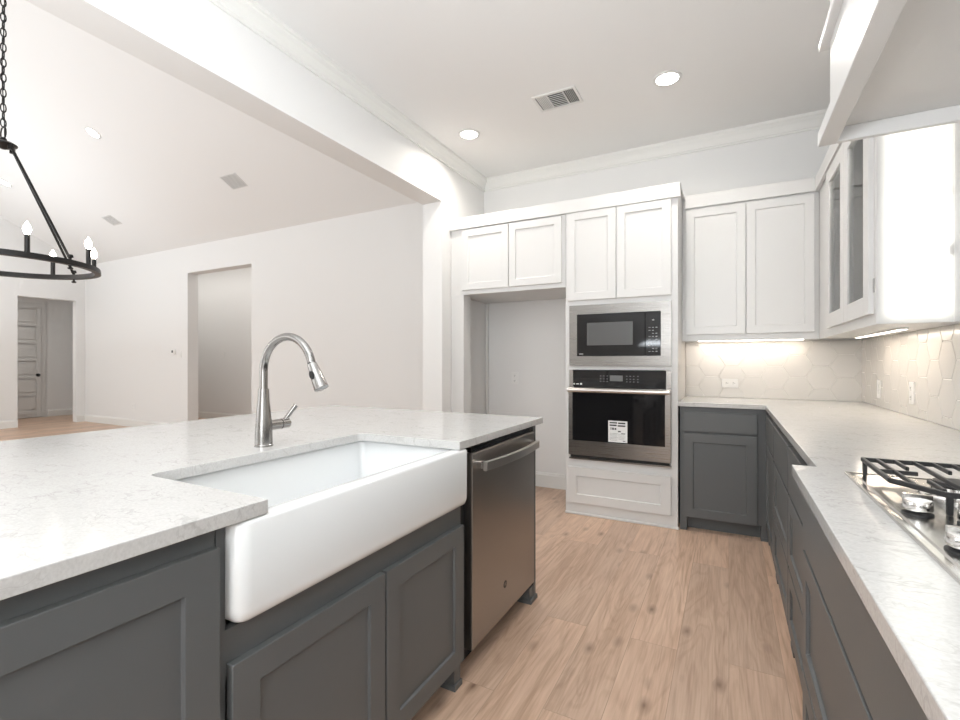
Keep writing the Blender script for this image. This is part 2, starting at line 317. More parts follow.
# gable-side door seen through the left opening
d1 = thing('door_1', 'x', 'door', (-13.27, 4.27, 0)); del d1['label']; del d1['category']; d1['kind'] = 'structure'
DY0, DY1, DZ = 3.86, 4.655, 2.39
pan = bmesh.new(); bx(pan, -13.3, -13.275, DY0, DY1, 0.01, DZ)
for k in range(6):
    z0 = 0.14+k*0.375
    bx(pan, -13.275, -13.262, DY0+0.1, DY1-0.1, z0+0.045, z0+0.33)
bx(pan, -13.275, -13.262, DY0, DY0+0.07, 0.01, DZ); bx(pan, -13.275, -13.262, DY1-0.07, DY1, 0.01, DZ)
for k in range(7): bx(pan, -13.275, -13.262, DY0+0.07, DY1-0.07, 0.075+k*0.375, 0.145+k*0.375) if k < 6 else bx(pan, -13.275, -13.262, DY0+0.07, DY1-0.07, 2.33, DZ)
obj('door_leaf', pan, DOORP, d1, bev=0.003)
kb = bmesh.new(); lathe(kb, [(0.03, 0), (0.03, 0.008), (0.012, 0.012), (0.012, 0.035), (0.03, 0.045), (0.033, 0.058), (0.024, 0.07), (0, 0.073)], (-13.262, DY1-0.06, 0.92), (1, 0, 0)); k_ = obj('knob', kb, BLACKM, d1, smooth=True); k_['label'] = 'black round door knob'
struct('trim_3', box((-13.3, -13.278, DY1, DY1+0.09, 0, DZ+0.09), (-13.3, -13.278, DY0-0.09, DY0, 0, DZ+0.09), (-13.3, -13.278, DY0, DY1, DZ, DZ+0.09)), DOORP)
# casing legs on the gable opening
# ---------------------------------------------------------------- switch plates and outlets
def plate(name, label, c_, face, w_, h_, kind, group=None):
    ax, s = face; t = thing(name, label, 'outlet' if 'outlet' in name else 'switch', c_, group)
    def F(bm, u0, u1, z0, z1, d0, d1):
        if ax == 'Y': bx(bm, c_[0]+u0, c_[0]+u1, c_[1]+s*d0, c_[1]+s*d1, c_[2]+z0, c_[2]+z1)
        else: bx(bm, c_[0]+s*d0, c_[0]+s*d1, c_[1]+u0, c_[1]+u1, c_[2]+z0, c_[2]+z1)
    b_ = bmesh.new(); F(b_, -w_/2, w_/2, -h_/2, h_/2, 0, 0.006); obj('cover_plate', b_, PLATE, t, bev=0.002)
    if kind == 'duplex':
        for k in (-1, 1):
            hor = w_ > h_
            o_ = (k*w_*0.21, 0) if hor else (0, k*h_*0.21)
            b_ = bmesh.new(); F(b_, o_[0]-0.0165, o_[0]+0.0165, o_[1]-0.0155, o_[1]+0.0155, 0.006, 0.0085); ob_ = obj('receptacle', b_, PLATE, t)
            b_ = bmesh.new()
            if hor:
                F(b_, o_[0]-0.006, o_[0]+0.002, 0.004, 0.0065, 0.0085, 0.009); F(b_, o_[0]-0.006, o_[0]+0.002, -0.0065, -0.004, 0.0085, 0.009); F(b_, o_[0]+0.007, o_[0]+0.0115, -0.002, 0.002, 0.0085, 0.009)
            else:
                F(b_, -0.0065, -0.004, o_[1]-0.002, o_[1]+0.006, 0.0085, 0.009); F(b_, 0.004, 0.0065, o_[1]-0.002, o_[1]+0.006, 0.0085, 0.009); F(b_, -0.002, 0.002, o_[1]-0.0115, o_[1]-0.007, 0.0085, 0.009)
            obj('socket_slots', b_, SLOT, ob_)
    else:
        n = max(1, int(round((w_-0.02)/0.05)))
        for k in range(n):
            u = (k-(n-1)/2)*0.046; b_ = bmesh.new(); F(b_, u-0.0165, u+0.0165, -0.033, 0.033, 0.006, 0.010); obj('rocker', b_, PLATE, t, bev=0.001)
    return t
plate('wall_outlet', 'white duplex outlet mounted sideways on tiled back splash', (0.008, 4.3005, 1.03), ('Y', -1), 0.117, 0.073, 'duplex')
plate('wall_outlet', 'white duplex outlet on right tiled wall, nearer to the cooktop', (0.8505, 3.24, 1.038), ('X', -1), 0.073, 0.117, 'duplex')
plate('light_switch', 'small white plate on right tiled wall close to the corner', (0.8505, 3.85, 1.028), ('X', -1), 0.073, 0.117, 'rocker')
plate('wall_outlet', 'white outlet on the bare wall inside empty fridge alcove', (-1.879, 4.31, 1.04), ('Y', -1), 0.073, 0.117, 'duplex')
plate('wall_outlet', 'white outlet low on living room wall left of opening', (-9.75, LY1, 0.37), ('Y', -1), 0.073, 0.117, 'duplex')
plate('light_switch', 'white switch plate seen through the tall opening on hall wall', (-9.28+0.0, 6.2, 1.36), ('Y', -1), 0.073, 0.117, 'rocker')
plate('light_switch', 'white double switch plate beside the tall living room opening', (-8.30, LY1, 1.33), ('Y', -1), 0.12, 0.117, 'rocker')
th = thing('thermostat', 'small white thermostat with dark display left of tall opening', 'thermostat', (-8.47, LY1, 1.37))
obj('body', box(-8.53, -8.41, LY1-0.022, LY1, 1.33, 1.42), PLATE, th, bev=0.004); sc_ = obj('display', box(-8.50, -8.455, LY1-0.024, LY1-0.022, 1.36, 1.40), SLOT, th); sc_['label'] = 'dark display'

# ---------------------------------------------------------------- hex tile backsplash
def hexes(u0, u1, z0, z1, side=0.098, ph=(0, 0)):
    W = side*math.sqrt(3); out = []
    def clip(poly, ax, lim, keep_gt):
        res = []
        for i in range(len(poly)):
            a, b_ = poly[i], poly[(i+1) % len(poly)]; ia = (a[ax] > lim) == keep_gt; ib = (b_[ax] > lim) == keep_gt
            if ia: res.append(a)
            if ia != ib:
                t = (lim-a[ax])/(b_[ax]-a[ax]); res.append((a[0]+t*(b_[0]-a[0]), a[1]+t*(b_[1]-a[1])))
        return res
    for i in range(-2, int((u1-u0)/(1.5*side))+3):
        for j in range(-2, int((z1-z0)/W)+3):
            cu = u0+ph[0]+i*1.5*side; cz = z0+ph[1]+(j+(i % 2)*0.5)*W
            p = [(cu+side*math.cos(R(60*k)), cz+side*math.sin(R(60*k))) for k in range(6)]
            for ax, lim, gt in ((0, u0, True), (0, u1, False), (1, z0, True), (1, z1, False)):
                if p: p = clip(p, ax, lim, gt)
            if len(p) >= 3: out.append(p)
    return out
def splash(name, label, face, wall, u0, u1, z0, z1, ph):
    ax, s = face; t = thing(name, label, 'backsplash', (0, 0, z0) if ax == 'Y' else (wall, 0, z0))
    def P(u, z, d): return (u, wall+s*d, z) if ax == 'Y' else (wall+s*d, u, z)
    b_ = bmesh.new()
    if ax == 'Y': bx(b_, u0, u1, wall, wall+s*0.0062, z0, z1)
    else: bx(b_, wall, wall+s*0.0062, u0, u1, z0, z1)
    obj('grout_bed', b_, GROUT, t)
    b_ = bmesh.new()
    for p in hexes(u0, u1, z0, z1, ph=ph):
        cu = sum(q[0] for q in p)/len(p); cz = sum(q[1] for q in p)/len(p)
        def ins(e): 
            r = []
            for q in p:
                d = math.hypot(q[0]-cu, q[1]-cz); k = max(0.05, 1-e/max(d, 1e-4)); r.append((cu+(q[0]-cu)*k, cz+(q[1]-cz)*k))
            return r
        rings = [[b_.verts.new(P(*q, d)) for q in ins(e)] for e, d in ((0.0016, 0.005), (0.0018, 0.0075), (0.0045, 0.0092))]
        n = len(p)
        for A, B in zip(rings, rings[1:]):
            for i in range(n): b_.faces.new((A[i], A[(i+1) % n], B[(i+1) % n], B[i]))
        b_.faces.new(rings[-1]); b_.faces.new(rings[0][::-1])
    obj('hexagon_tiles', b_, TILE, t)
splash('tile_backsplash', 'cream hexagon tile backsplash on back wall under two door wall cabinet', ('Y', -1), KY1-0.0008, -0.3225, KX1-0.0095, 0.9145, 1.361, (0.05, 0.0))
splash('tile_backsplash', 'cream hexagon tile backsplash running along right wall behind the cooktop', ('X', -1), KX1-0.0008, -1.2, KY1-0.0, 0.9145, 1.361, (0.03, 0.04))

# ---------------------------------------------------------------- island
IX = -0.885           # face frame plane (faces +X)
IF = ('X', IX, 1)
IB = -1.50            # back of the front row of cabinets
def grey_base(t, face, back, u0, u1, frame=(0.10, 0.884), toe=0.075, feet=(True, True)):
    """closed carcass with recessed toe board and square feet"""
    ax, p, s = face; D = abs(back-p); b_ = bmesh.new(); fb(b_, face, u0, u1, frame[0], frame[1], -D, 0); obj('carcass', b_, GREY, t, bev=0.001)
    b_ = bmesh.new(); fb(b_, face, u0+0.002, u1-0.002, 0, frame[0], -D, -toe); obj('toe_board', b_, GREY, t)
    for k, on in enumerate(feet):
        if not on: continue
        a = u0 if k == 0 else u1-0.045
        b_ = bmesh.new(); fb(b_, face, a, a+0.045, 0, frame[0], -toe, 0); fb(b_, face, a, a+0.045, 0, 0.022, -toe, 0.006); obj('foot', b_, GREY, t, bev=0.001)
IG = 'charcoal island cabinets facing the kitchen'
t = thing('base_cabinet', 'charcoal shaker island cabinet left of the white sink', 'cabinet', (-1.19, 0.0, 0), IG)
grey_base(t, IF, IB, -0.55, 0.573)
obj('door', shaker(IF, 0.025, 0.571, 0.10, 0.843, fw=0.066), GREY, t, bev=0.001)
obj('door', shaker(IF, -0.50, 0.015, 0.10, 0.843, fw=0.066), GREY, t, bev=0.001)
t = thing('sink_cabinet', 'charcoal island cabinet with two shaker doors under the white sink', 'cabinet', (-1.19, 1.05, 0), IG)
b_ = box((IB, IX, 0.575, 0.594, 0.10, 0.884), (IB, IX, 1.50, 1.523, 0.10, 0.6665), (IB, IX, 0.594, 1.5, 0.10, 0.12), (IB, IB+0.015, 0.594, 1.5, 0.12, 0.884))
bx(b_, IX-0.02, IX, 0.594, 1.5, 0.575, 0.6665); bx(b_, IX-0.02, IX, 1.045, 1.09, 0.12, 0.58)
obj('carcass', b_, GREY, t)
obj('toe_board', box(IB, IX-0.075, 0.577, 1.50, 0, 0.10), GREY, t)
for a in (0.575, 1.478): obj('foot', box((IX-0.075, IX, a, a+0.045, 0, 0.10), (IX-0.085, IX+0.006, a-0.0 if a < 1 else a-0.004, a+0.049, 0, 0.022)), GREY, t, bev=0.001)
obj('door', shaker(IF, 0.597, 1.064, 0.10, 0.60, fw=0.062), GREY, t, bev=0.0012)
obj('door', shaker(IF, 1.072, 1.515, 0.10, 0.60, fw=0.062), GREY, t, bev=0.0012)
t = thing('end_panel', 'narrow charcoal post closing island end beside the steel dishwasher', 'panel', (-1.19, 2.25, 0))
obj('panel', box(IB, -0.872, 2.232, 2.262, 0, 0.884), GREY, t, bev=0.001)
obj('foot', box((-0.96, -0.875, 2.185, 2.232, 0, 0.075), (-0.965, -0.864, 2.18, 2.268, 0, 0.02)), GREY, t, bev=0.001)
t = thing('back_panel', 'charcoal panelled back of the island facing the living room', 'panel', (-1.75, 0.9, 0))
b_ = box(-1.95, IB-0.002, -0.55, 2.262, 0.0, 0.884); obj('panel', b_, GREY, t)
for k in range(4): obj('raised_frame', shaker(('X', -1.95, -1), -0.53+k*0.70, 0.13+k*0.70, 0.12, 0.87), GREY, t)

# worktop with sink cut-out open to the front
def arc(cx_, cy_, r_, a0, a1, n=6): return [(cx_+r_*math.cos(R(a0+(a1-a0)*i/n)), cy_+r_*math.sin(R(a0+(a1-a0)*i/n))) for i in range(n+1)]
XF, XB, SY0, SY1, SXB = -0.852, -2.33, 0.668, 1.462, -1.31
pts = [(XF, -0.62), (XF, SY0)] + arc(SXB+0.03, SY0+0.03, 0.03, 270, 180) + arc(SXB+0.03, SY1-0.03, 0.03, 180, 90) + [(XF, SY1), (XF, 2.315), (XB, 2.315), (XB, -0.62)]
tag(obj('island_worktop', prism(pts, 2, 0.884, 0.914), QUARTZ, bev=0.002, seg=2), 'large pale quartz island worktop with cut-out for the white sink', 'countertop')

# farmhouse sink
def sink():
    bm = bmesh.new(); x0, x1, y0, y1, z0, z1 = -1.375, -0.848, 0.5965, 1.530, 0.671, 0.8825
    bx(bm, x0, x1, y0, y1, z0, z1)
    def E(f): return [e for e in bm.edges if f(e)]
    bmesh.ops.bevel(bm, geom=E(lambda e: abs(e.verts[0].co.z-e.verts[1].co.z) > 0.01 or (max(e.verts[0].co.z, e.verts[1].co.z) < z0+0.001 and max(e.verts[0].co.x, e.verts[1].co.x) > -0.9)), offset=0.031, segments=6, profile=0.5, affect='EDGES')
    top = max((f for f in bm.faces if f.normal.z > 0.9 or abs(f.calc_center_median().z-z1) < 1e-4), key=lambda f: f.calc_area())
    # rim, rounded lip, basin
    outer = list(top.verts)
    def scaled(ix, d, zz):
        r_ = []
        for v in outer:
            x = v.co.x; y = v.co.y; X0, X1, Y0, Y1 = x0+d[0], x1-d[1], y0+d[2], y1-d[3]
            r_.append(bm.verts.new((X0+(x-x0)/(x1-x0)*(X1-X0), Y0+(y-y0)/(y1-y0)*(Y1-Y0), zz)))
        return r_
    bm.faces.remove(top); prev = outer
    for v in outer: v.co.z -= 0.009
    for d, zz in (((0.003,)*4, z1-0.003), ((0.010,)*4, z1), ((0.036, 0.044, 0.036, 0.036), z1), ((0.042, 0.052, 0.042, 0.042), z1-0.004), ((0.045, 0.056, 0.045, 0.045), z1-0.014), ((0.055, 0.066, 0.055, 0.055), z1-0.16), ((0.065, 0.076, 0.065, 0.065), z1-0.175), ((0.09, 0.10, 0.09, 0.09), z1-0.180)):
        cur = scaled(0, d, zz)
        for i in range(len(outer)): bm.faces.new((prev[i], prev[(i+1) % len(outer)], cur[(i+1) % len(outer)], cur[i]))
        prev = cur
    bm.faces.new(prev); return bm
t = thing('farmhouse_sink', 'white apron front farmhouse sink set into the island worktop', 'sink', (-1.1, 1.047, 0.69))
obj('basin', sink(), PORC, t, smooth=True, ang=50)
b_ = bmesh.new(); lathe(b_, [(0.055, 0), (0.055, 0.002), (0.045, 0.003), (0.03, 0.001), (0, 0.001)], (-1.2, 1.047, 0.7035)); dr = obj('drain', b_, CHROME, t, smooth=True); dr['label'] = 'steel drain'

# faucet
FX, FY = -1.401, 1.08
t = thing('kitchen_faucet', 'brushed nickel pull-down faucet standing behind the white sink', 'faucet', (FX, FY, 0.914))
b_ = bmesh.new(); lathe(b_, [(0.030, 0), (0.030, 0.006), (0.0285, 0.008), (0.0275, 0.05), (0.0235, 0.11), (0.0185, 0.155), (0.0168, 0.192), (0.0165, 0.195)], (FX, FY, 0.914)); obj('body', b_, NICKEL, t, smooth=True)
AX, AZ, AR = FX+0.115, 1.168, 0.115
pts = [(FX, FY, 1.104), (FX, FY, 1.15)] + [(AX-AR*math.cos(R(a)), FY, AZ+AR*math.sin(R(a))) for a in range(0, 166, 5)]
b_ = bmesh.new(); tube(b_, pts, 0.0130, 20); obj('spout', b_, NICKEL, t, smooth=True)
e = Vector(pts[-1]); dvec = Vector((0.045, 0, -0.083)).normalized()
b_ = bmesh.new(); tube(b_, [e-dvec*0.001, e+dvec*0.004], 0.0128, 20); obj('seam_ring', b_, BLACKM, t)
b_ = bmesh.new(); lathe(b_, [(0.0145, 0), (0.016, 0.01), (0.0205, 0.06), (0.0225, 0.084), (0.0225, 0.088), (0.019, 0.089), (0, 0.0885)], e+dvec*0.004, dvec); sh = obj('spray_head', b_, NICKEL, t, smooth=True)
side = Vector((0, -1, 0)); pc = e+dvec*0.045+side*0.0175
b_ = bmesh.new(); cyl(b_, pc, pc+side*0.004, 0.009, 0.008, 20)
for v in b_.verts: v.co = pc+(v.co-pc)+dvec*((v.co-pc).dot(dvec))*0.7
obj('spray_button', b_, BLACKM, sh)
b_ = bmesh.new(); cyl(b_, (FX, FY+0.02, 0.982), (FX, FY+0.066, 0.982), 0.0175); cyl(b_, (FX, FY+0.069, 0.982), (FX, FY+0.100, 0.982), 0.0175); cyl(b_, (FX, FY+0.065, 0.982), (FX, FY+0.071, 0.982), 0.0150)
hn = obj('handle_hub', b_, NICKEL, t, smooth=True)
b_ = bmesh.new(); tube(b_, [(FX, FY+0.085, 0.992), (FX+0.008, FY+0.10, 1.015), (FX+0.02, FY+0.118, 1.045)], [0.008, 0.0075, 0.0095], 14); obj('lever', b_, NICKEL, hn, smooth=True)

# dishwasher
t = thing('dishwasher', 'stainless dishwasher with bowed handle at the island end', 'dishwasher', (-1.18, 1.9, 0))
obj('tub', box(-1.45, -0.90, 1.535, 2.225, 0.10, 0.868), DARKGAP, t)
obj('door_panel', box(-0.90, -0.864, 1.578, 2.222, 0.098, 0.852), STEELD, t, bev=0.003, seg=2)
obj('control_strip', box(-0.90, -0.872, 1.58, 2.22, 0.854, 0.872), BLKGL, t)
obj('toe_board', box(-1.45, -0.945, 1.58, 2.175, 0.0, 0.095), DARKGAP, t)
b_ = bmesh.new(); hp = []
for i in range(17):
    s_ = i/16; y = 1.615+s_*0.565; hp.append((-0.830+0.020*math.sin(math.pi*s_), y))
prof = [(0.004, 0.018), (0.010, 0.015), (0.010, -0.017), (0.004, -0.02), (-0.006, -0.018), (-0.006, 0.016)]
rg = [[b_.verts.new((x+px_, y, 0.800+pz_)) for px_, pz_ in prof] for x, y in hp]
for A, B in zip(rg, rg[1:]):
    for k in range(6): b_.faces.new((A[k], A[(k+1) % 6], B[(k+1) % 6], B[k]))
b_.faces.new(rg[0][::-1]); b_.faces.new(rg[-1]); hd = obj('handle', b_, POL, t, smooth=True, ang=40)
for y in (1.615, 2.155): obj('handle_bracket', box(-0.866, -0.835, y, y+0.028, 0.785, 0.815), CHROME, hd, bev=0.003)
b_ = bmesh.new(); cyl(b_, (-0.8642, 1.875, 0.231), (-0.863, 1.875, 0.231), 0.016, n=28); lg = obj('badge', b_, IRON, t); lg['label'] = 'small dark round badge'
text_mesh('GE', 0.016, CHROME, lg, 'lettering', Matrix.Translation((-0.8629, 1.875, 0.231)) @ Matrix.Rotation(R(90), 4, 'Z') @ Matrix.Rotation(R(90), 4, 'X'))

# ---------------------------------------------------------------- tall wall of cabinets
YT = 3.655; TF = ('Y', YT, -1)
t = thing('fridge_surround_cabinet', 'white two door cabinet bridging over the empty fridge alcove', 'cabinet', (-1.69, 3.98, 0))
obj('side_stile', box(-2.222, -2.09, YT, 3.79, 0, 1.797), WHITE, t, bev=0.001)
obj('side_panel', box(-2.222, -2.192, 3.792, 4.308, 0, 1.797), WHITE, t)
obj('carcass', box((-2.222, -1.154, YT, 4.305, 1.797, 2.46),), WHITE, t, bev=0.001)
obj('scribe_moulding', box(-2.19, -2.165, 4.27, 4.308, 0.141, 1.79), WHITE, t, bev=0.003)
obj('door', shaker(TF, -2.098, -1.649, 1.835, 2.367, fw=0.06), WHITE, t, bev=0.0015)
obj('door', shaker(TF, -1.643, -1.184, 1.835, 2.367, fw=0.06), WHITE, t, bev=0.0015)
t = thing('oven_tower_cabinet', 'tall white cabinet housing the microwave and wall oven', 'cabinet', (-0.74, 3.98, 0))
X0, X1 = -1.152, -0.3235
obj('carcass', box((X0, X0+0.019, YT, 4.305, 0, 2.46), (X1-0.019, X1, YT, 4.305, 0, 2.46), (X0+0.019, X1-0.019, 4.29, 4.305, 0, 2.46), (X0+0.019, X1-0.019, YT+0.02, 4.29, 1.655, 1.675), (X0+0.019, X1-0.019, YT+0.02, 4.29, 1.145, 1.16), (X0+0.019, X1-0.019, YT+0.02, 4.29, 0.415, 0.43), (X0+0.019, X1-0.019, YT, 4.29, 2.44, 2.46)), WHITE, t)
obj('face_frame', box((X0+0.019, -1.112, YT, YT+0.02, 0, 2.44), (-0.372, X1-0.019, YT, YT+0.02, 0, 2.44), (-1.112, -0.372, YT, YT+0.02, 0, 0.44), (-1.112, -0.372, YT, YT+0.02, 1.140, 1.172), (-1.112, -0.372, YT, YT+0.02, 1.642, 2.44)), WHITE, t)
obj('door', shaker(TF, -1.134, -0.757, 1.684, 2.376, fw=0.06), WHITE, t, bev=0.0015)
obj('door', shaker(TF, -0.751, -0.368, 1.684, 2.376, fw=0.06), WHITE, t, bev=0.0015)
obj('drawer', shaker(TF, -1.128, -0.368, 0.094, 0.377, fw=0.07), WHITE, t, bev=0.0015)
obj('base_shoe', box(X0-0.003, X1+0.010, YT-0.013, YT, 0, 0.018), WHITE, t, bev=0.004)

tag(obj('cabinet_crown', prism([(YT-0.026, 2.378), (YT-0.026, 2.479), (4.3, 2.479), (4.3, 2.461), (YT-0.002, 2.461), (YT-0.002, 2.378)], 0, -2.223, X1+0.018), WHITE, bev=0.001), 'plain white fascia board capping the tall cabinets', 'fascia')
tag(obj('cabinet_crown', prism([(3.995-0.026, 2.384), (3.995-0.026, 2.480), (4.3, 2.480), (4.3, 2.461), (3.995-0.002, 2.461), (3.995-0.002, 2.384)], 0, X1+0.02, 0.529), WHITE, bev=0.001), 'plain white fascia board above the right two door wall cabinet', 'fascia')
tag(obj('cabinet_crown', prism([(0.555-0.026, 2.384), (0.555-0.026, 2.480), (0.857, 2.480), (0.857, 2.461), (0.553, 2.461), (0.553, 2.384)], 1, 2.56, 4.3), WHITE, bev=0.001), 'plain white fascia board above the glass door cabinet', 'fascia')

# microwave
t = thing('built_in_microwave', 'black microwave in stainless trim built in above the oven', 'microwave', (-0.743, 3.8, 1.175))
MX0, MX1 = -1.118, -0.366
F0 = YT-0.018
obj('trim_frame', box((MX0, MX1, F0, YT-0.001, 1.170, 1.245), (MX0, MX1, F0, YT-0.001, 1.572, 1.6435), (MX0, -1.055, F0, YT-0.001, 1.245, 1.572), (-0.436, MX1, F0, YT-0.001, 1.245, 1.572)), STEELT, t)
obj('body', box(-1.055, -0.436, YT-0.005, 4.1, 1.2, 1.6), BLACKM, t)
dr = obj('door', box(-1.055, -0.545, F0-0.006, YT-0.005, 1.246, 1.571), BLKGL, t, bev=0.002)
wn = obj('window', box(-0.975, -0.632, F0-0.0075, F0-0.006, 1.328, 1.503), SCREEN, dr); wn['label'] = 'grey see-through window'
cpn = obj('control_panel', box(-0.543, -0.436, F0-0.006, YT-0.005, 1.246, 1.571), BLKGL, t, bev=0.002)
obj('display', box(-0.515, -0.468, F0-0.0072, F0-0.006, 1.492, 1.522), BLKGL, cpn)
text_mesh('88', 0.014, PAPER, cpn, 'clock_digits', Matrix.Translation((-0.488, F0-0.0076, 1.507)) @ Matrix.Rotation(R(90), 4, 'X'))
b_ = bmesh.new()
for i in range(9):
    for j in range(3):
        if (i*3+j) % 5 == 3: continue
        bx(b_, -0.520+j*0.024, -0.520+j*0.024+0.013, F0-0.0066, F0-0.006, 1.275+i*0.022, 1.279+i*0.022)
obj('keypad_marks', b_, MARK, cpn)
b_ = bmesh.new(); bx(b_, -1.035, -1.005, F0-0.0066, F0-0.006, 1.259, 1.266); obj('brand_mark', b_, MARK, dr)

# wall oven
t = thing('wall_oven', 'stainless wall oven with black glass door and paper label', 'oven', (-0.745, 3.8, 0.45))
obj('body', box(-1.09, -0.40, YT+0.0, 4.15, 0.47, 1.12), BLACKM, t)
obj('side_frame', box(MX0, -1.088, F0, YT-0.001, 0.478, 1.137), STEEL, t); obj('side_frame', box(-0.400, MX1, F0, YT-0.001, 0.478, 1.137), STEEL, t)
cpn = obj('control_panel', box(-1.088, -0.400, F0-0.002, YT-0.001, 1.008, 1.137), BLKGL, t, bev=0.001)
obj('display', box(-0.80, -0.705, F0-0.0028, F0-0.002, 1.055, 1.098), DISP, cpn)
b_ = bmesh.new()
for xx in (-0.875, -0.85, -0.825, -0.68, -0.655, -0.63, -0.60):
    for zz in (1.05, 1.07, 1.092): bx(b_, xx, xx+0.009, F0-0.0026, F0-0.002, zz, zz+0.003)
obj('keypad_marks', b_, MARK, cpn)
b_ = bmesh.new(); bx(b_, -1.083, -1.072, F0-0.0028, F0-0.002, 1.024, 1.034); bx(b_, -1.060, -1.040, F0-0.0028, F0-0.002, 1.026, 1.032); bx(b_, -1.03, -1.015, F0-0.0028, F0-0.002, 1.023, 1.036); obj('brand_mark', b_, PAPER, cpn)
dr = obj('door', box(MX0, MX1, F0-0.022, F0, 0.476, 1.000), STEEL, t, bev=0.002)
gw = obj('glass', box(-1.085, -0.405, F0-0.0235, F0-0.022, 0.590, 0.985), BLKGL, dr); gw['label'] = 'black glass window'
b_ = bmesh.new(); cyl(b_, (-1.112, F0-0.062, 0.982), (-0.372, F0-0.062, 0.982), 0.0155, n=20); hd = obj('handle', b_, POL, dr, smooth=True); hd['label'] = 'polished steel bar handle'
for x in (-1.108, -0.396): obj('handle_bracket', box(x, x+0.02, F0-0.06, F0-0.0236, 0.972, 0.992), STEEL, dr, bev=0.002)
obj('vent_slot', box(MX0+0.01, MX1-0.01, F0, YT-0.001, 0.452, 0.474), DARKGAP, t)
obj('lower_lip', box(MX0, MX1, F0-0.004, YT-0.001, 0.441, 0.450), STEEL, t)
b_ = bmesh.new(); cyl(b_, (-0.745, F0-0.022, 0.533), (-0.745, F0-0.0232, 0.533), 0.017, n=28); lg = obj('badge', b_, STEELD, dr)
text_mesh('GE', 0.018, STEEL, lg, 'lettering', Matrix.Translation((-0.745, F0-0.0234, 0.533)) @ Matrix.Rotation(R(90), 4, 'X'))
st = obj('paper_label', box(-0.808, -0.667, F0-0.0245, F0-0.0236, 0.597, 0.758), PAPER, dr); st['label'] = 'white printed label'
b_ = bmesh.new(); yy = (F0-0.0251, F0-0.0245)
for (a, c_, z0, z1) in ((-0.797, -0.742, 0.738, 0.748), (-0.735, -0.682, 0.736, 0.747), (-0.797, -0.745, 0.718, 0.729), (-0.738, -0.682, 0.716, 0.727), (-0.79, -0.784, 0.69, 0.708), (-0.779, -0.765, 0.69, 0.706), (-0.761, -0.748, 0.69, 0.704), (-0.735, -0.715, 0.675, 0.684), (-0.712, -0.682, 0.662, 0.667), (-0.700, -0.682, 0.607, 0.612)): bx(b_, a, c_, *yy, z0, z1)
for k in range(6): bx(b_, -0.797, -0.742+0.004*(k % 3), *yy, 0.612+k*0.010, 0.6135+k*0.010)
for k in range(5): bx(b_, -0.733, -0.688, *yy, 0.620+k*0.009, 0.6212+k*0.009)
obj('print', b_, INK, st)

# ---------------------------------------------------------------- right-hand base run
BF = ('Y', 3.68, -1); RX = 0.237; RF = ('X', RX, -1)
RG = 'charcoal base cabinets of the right-hand run'
t = thing('base_cabinet', 'charcoal base cabinet with drawer over door beside the oven tower', 'cabinet', (-0.04, 4.0, 0), RG)
grey_base(t, ('Y', 3.68, -1), 4.30, X1+0.013, RX-0.002, feet=(True, True), toe=0.07)
obj('drawer', slab(BF, -0.287, 0.168, 0.710, 0.847), GREY, t, bev=0.0015)
obj('door', shaker(BF, -0.287, 0.168, 0.100, 0.695, fw=0.062), GREY, t, bev=0.0015)
def run_unit(label, u0, u1, x, fronts, feet=(True, True)):
    f_ = ('X', x, -1); t = thing('base_cabinet', label, 'cabinet', (0.55, (u0+u1)/2, 0), RG)
    grey_base(t, f_, 0.855, u0, u1, toe=0.07, feet=feet)
    for kind, z0, z1 in fronts:
        if kind == 'slab': obj('drawer', slab(f_, u0+0.004, u1-0.004, z0, z1), GREY, t, bev=0.0015)
        else: obj(kind, shaker(f_, u0+0.004, u1-0.004, z0, z1, fw=0.06), GREY, t, bev=0.0015)
    return t
run_unit('narrow charcoal base cabinet in the corner, farthest of right-hand run', 3.055, 3.655, RX, [('slab', 0.672, 0.850), ('door', 0.10, 0.662)])
run_unit('charcoal three drawer cabinet between the corner cabinet and next drawers', 2.335, 3.05, RX, [('slab', 0.662, 0.850), ('drawer', 0.362, 0.650), ('drawer', 0.10, 0.350)])
run_unit('charcoal three drawer cabinet tucked just behind the protruding cooktop cabinet', 1.575, 2.33, RX, [('slab', 0.662, 0.850), ('drawer', 0.362, 0.650), ('drawer', 0.10, 0.350)])
run_unit('wide charcoal cabinet protruding under the cooktop, nearest the camera', 0.52, 1.555, 0.198, [('slab', 0.700, 0.868), ('drawer', 0.375, 0.688), ('drawer', 0.10, 0.363)])
WY = KY1-0.001
pts = [(-0.3215, WY), (-0.3215, 3.648), (0.213, 3.648), (0.213, 1.572), (0.155, 1.572), (0.155, 0.50), (0.213, 0.50), (0.213, -0.9), (0.859, -0.9), (0.859, WY)]
run_unit('charcoal base cabinet behind the camera end of the run', -0.88, 0.51, RX, [('slab', 0.662, 0.850), ('drawer', 0.10, 0.650)])
tag(obj('corner_worktop', prism(pts, 2, 0.884, 0.914), QUARTZ, bev=0.002, seg=2), 'long L shaped pale quartz worktop holding the gas cooktop', 'countertop')

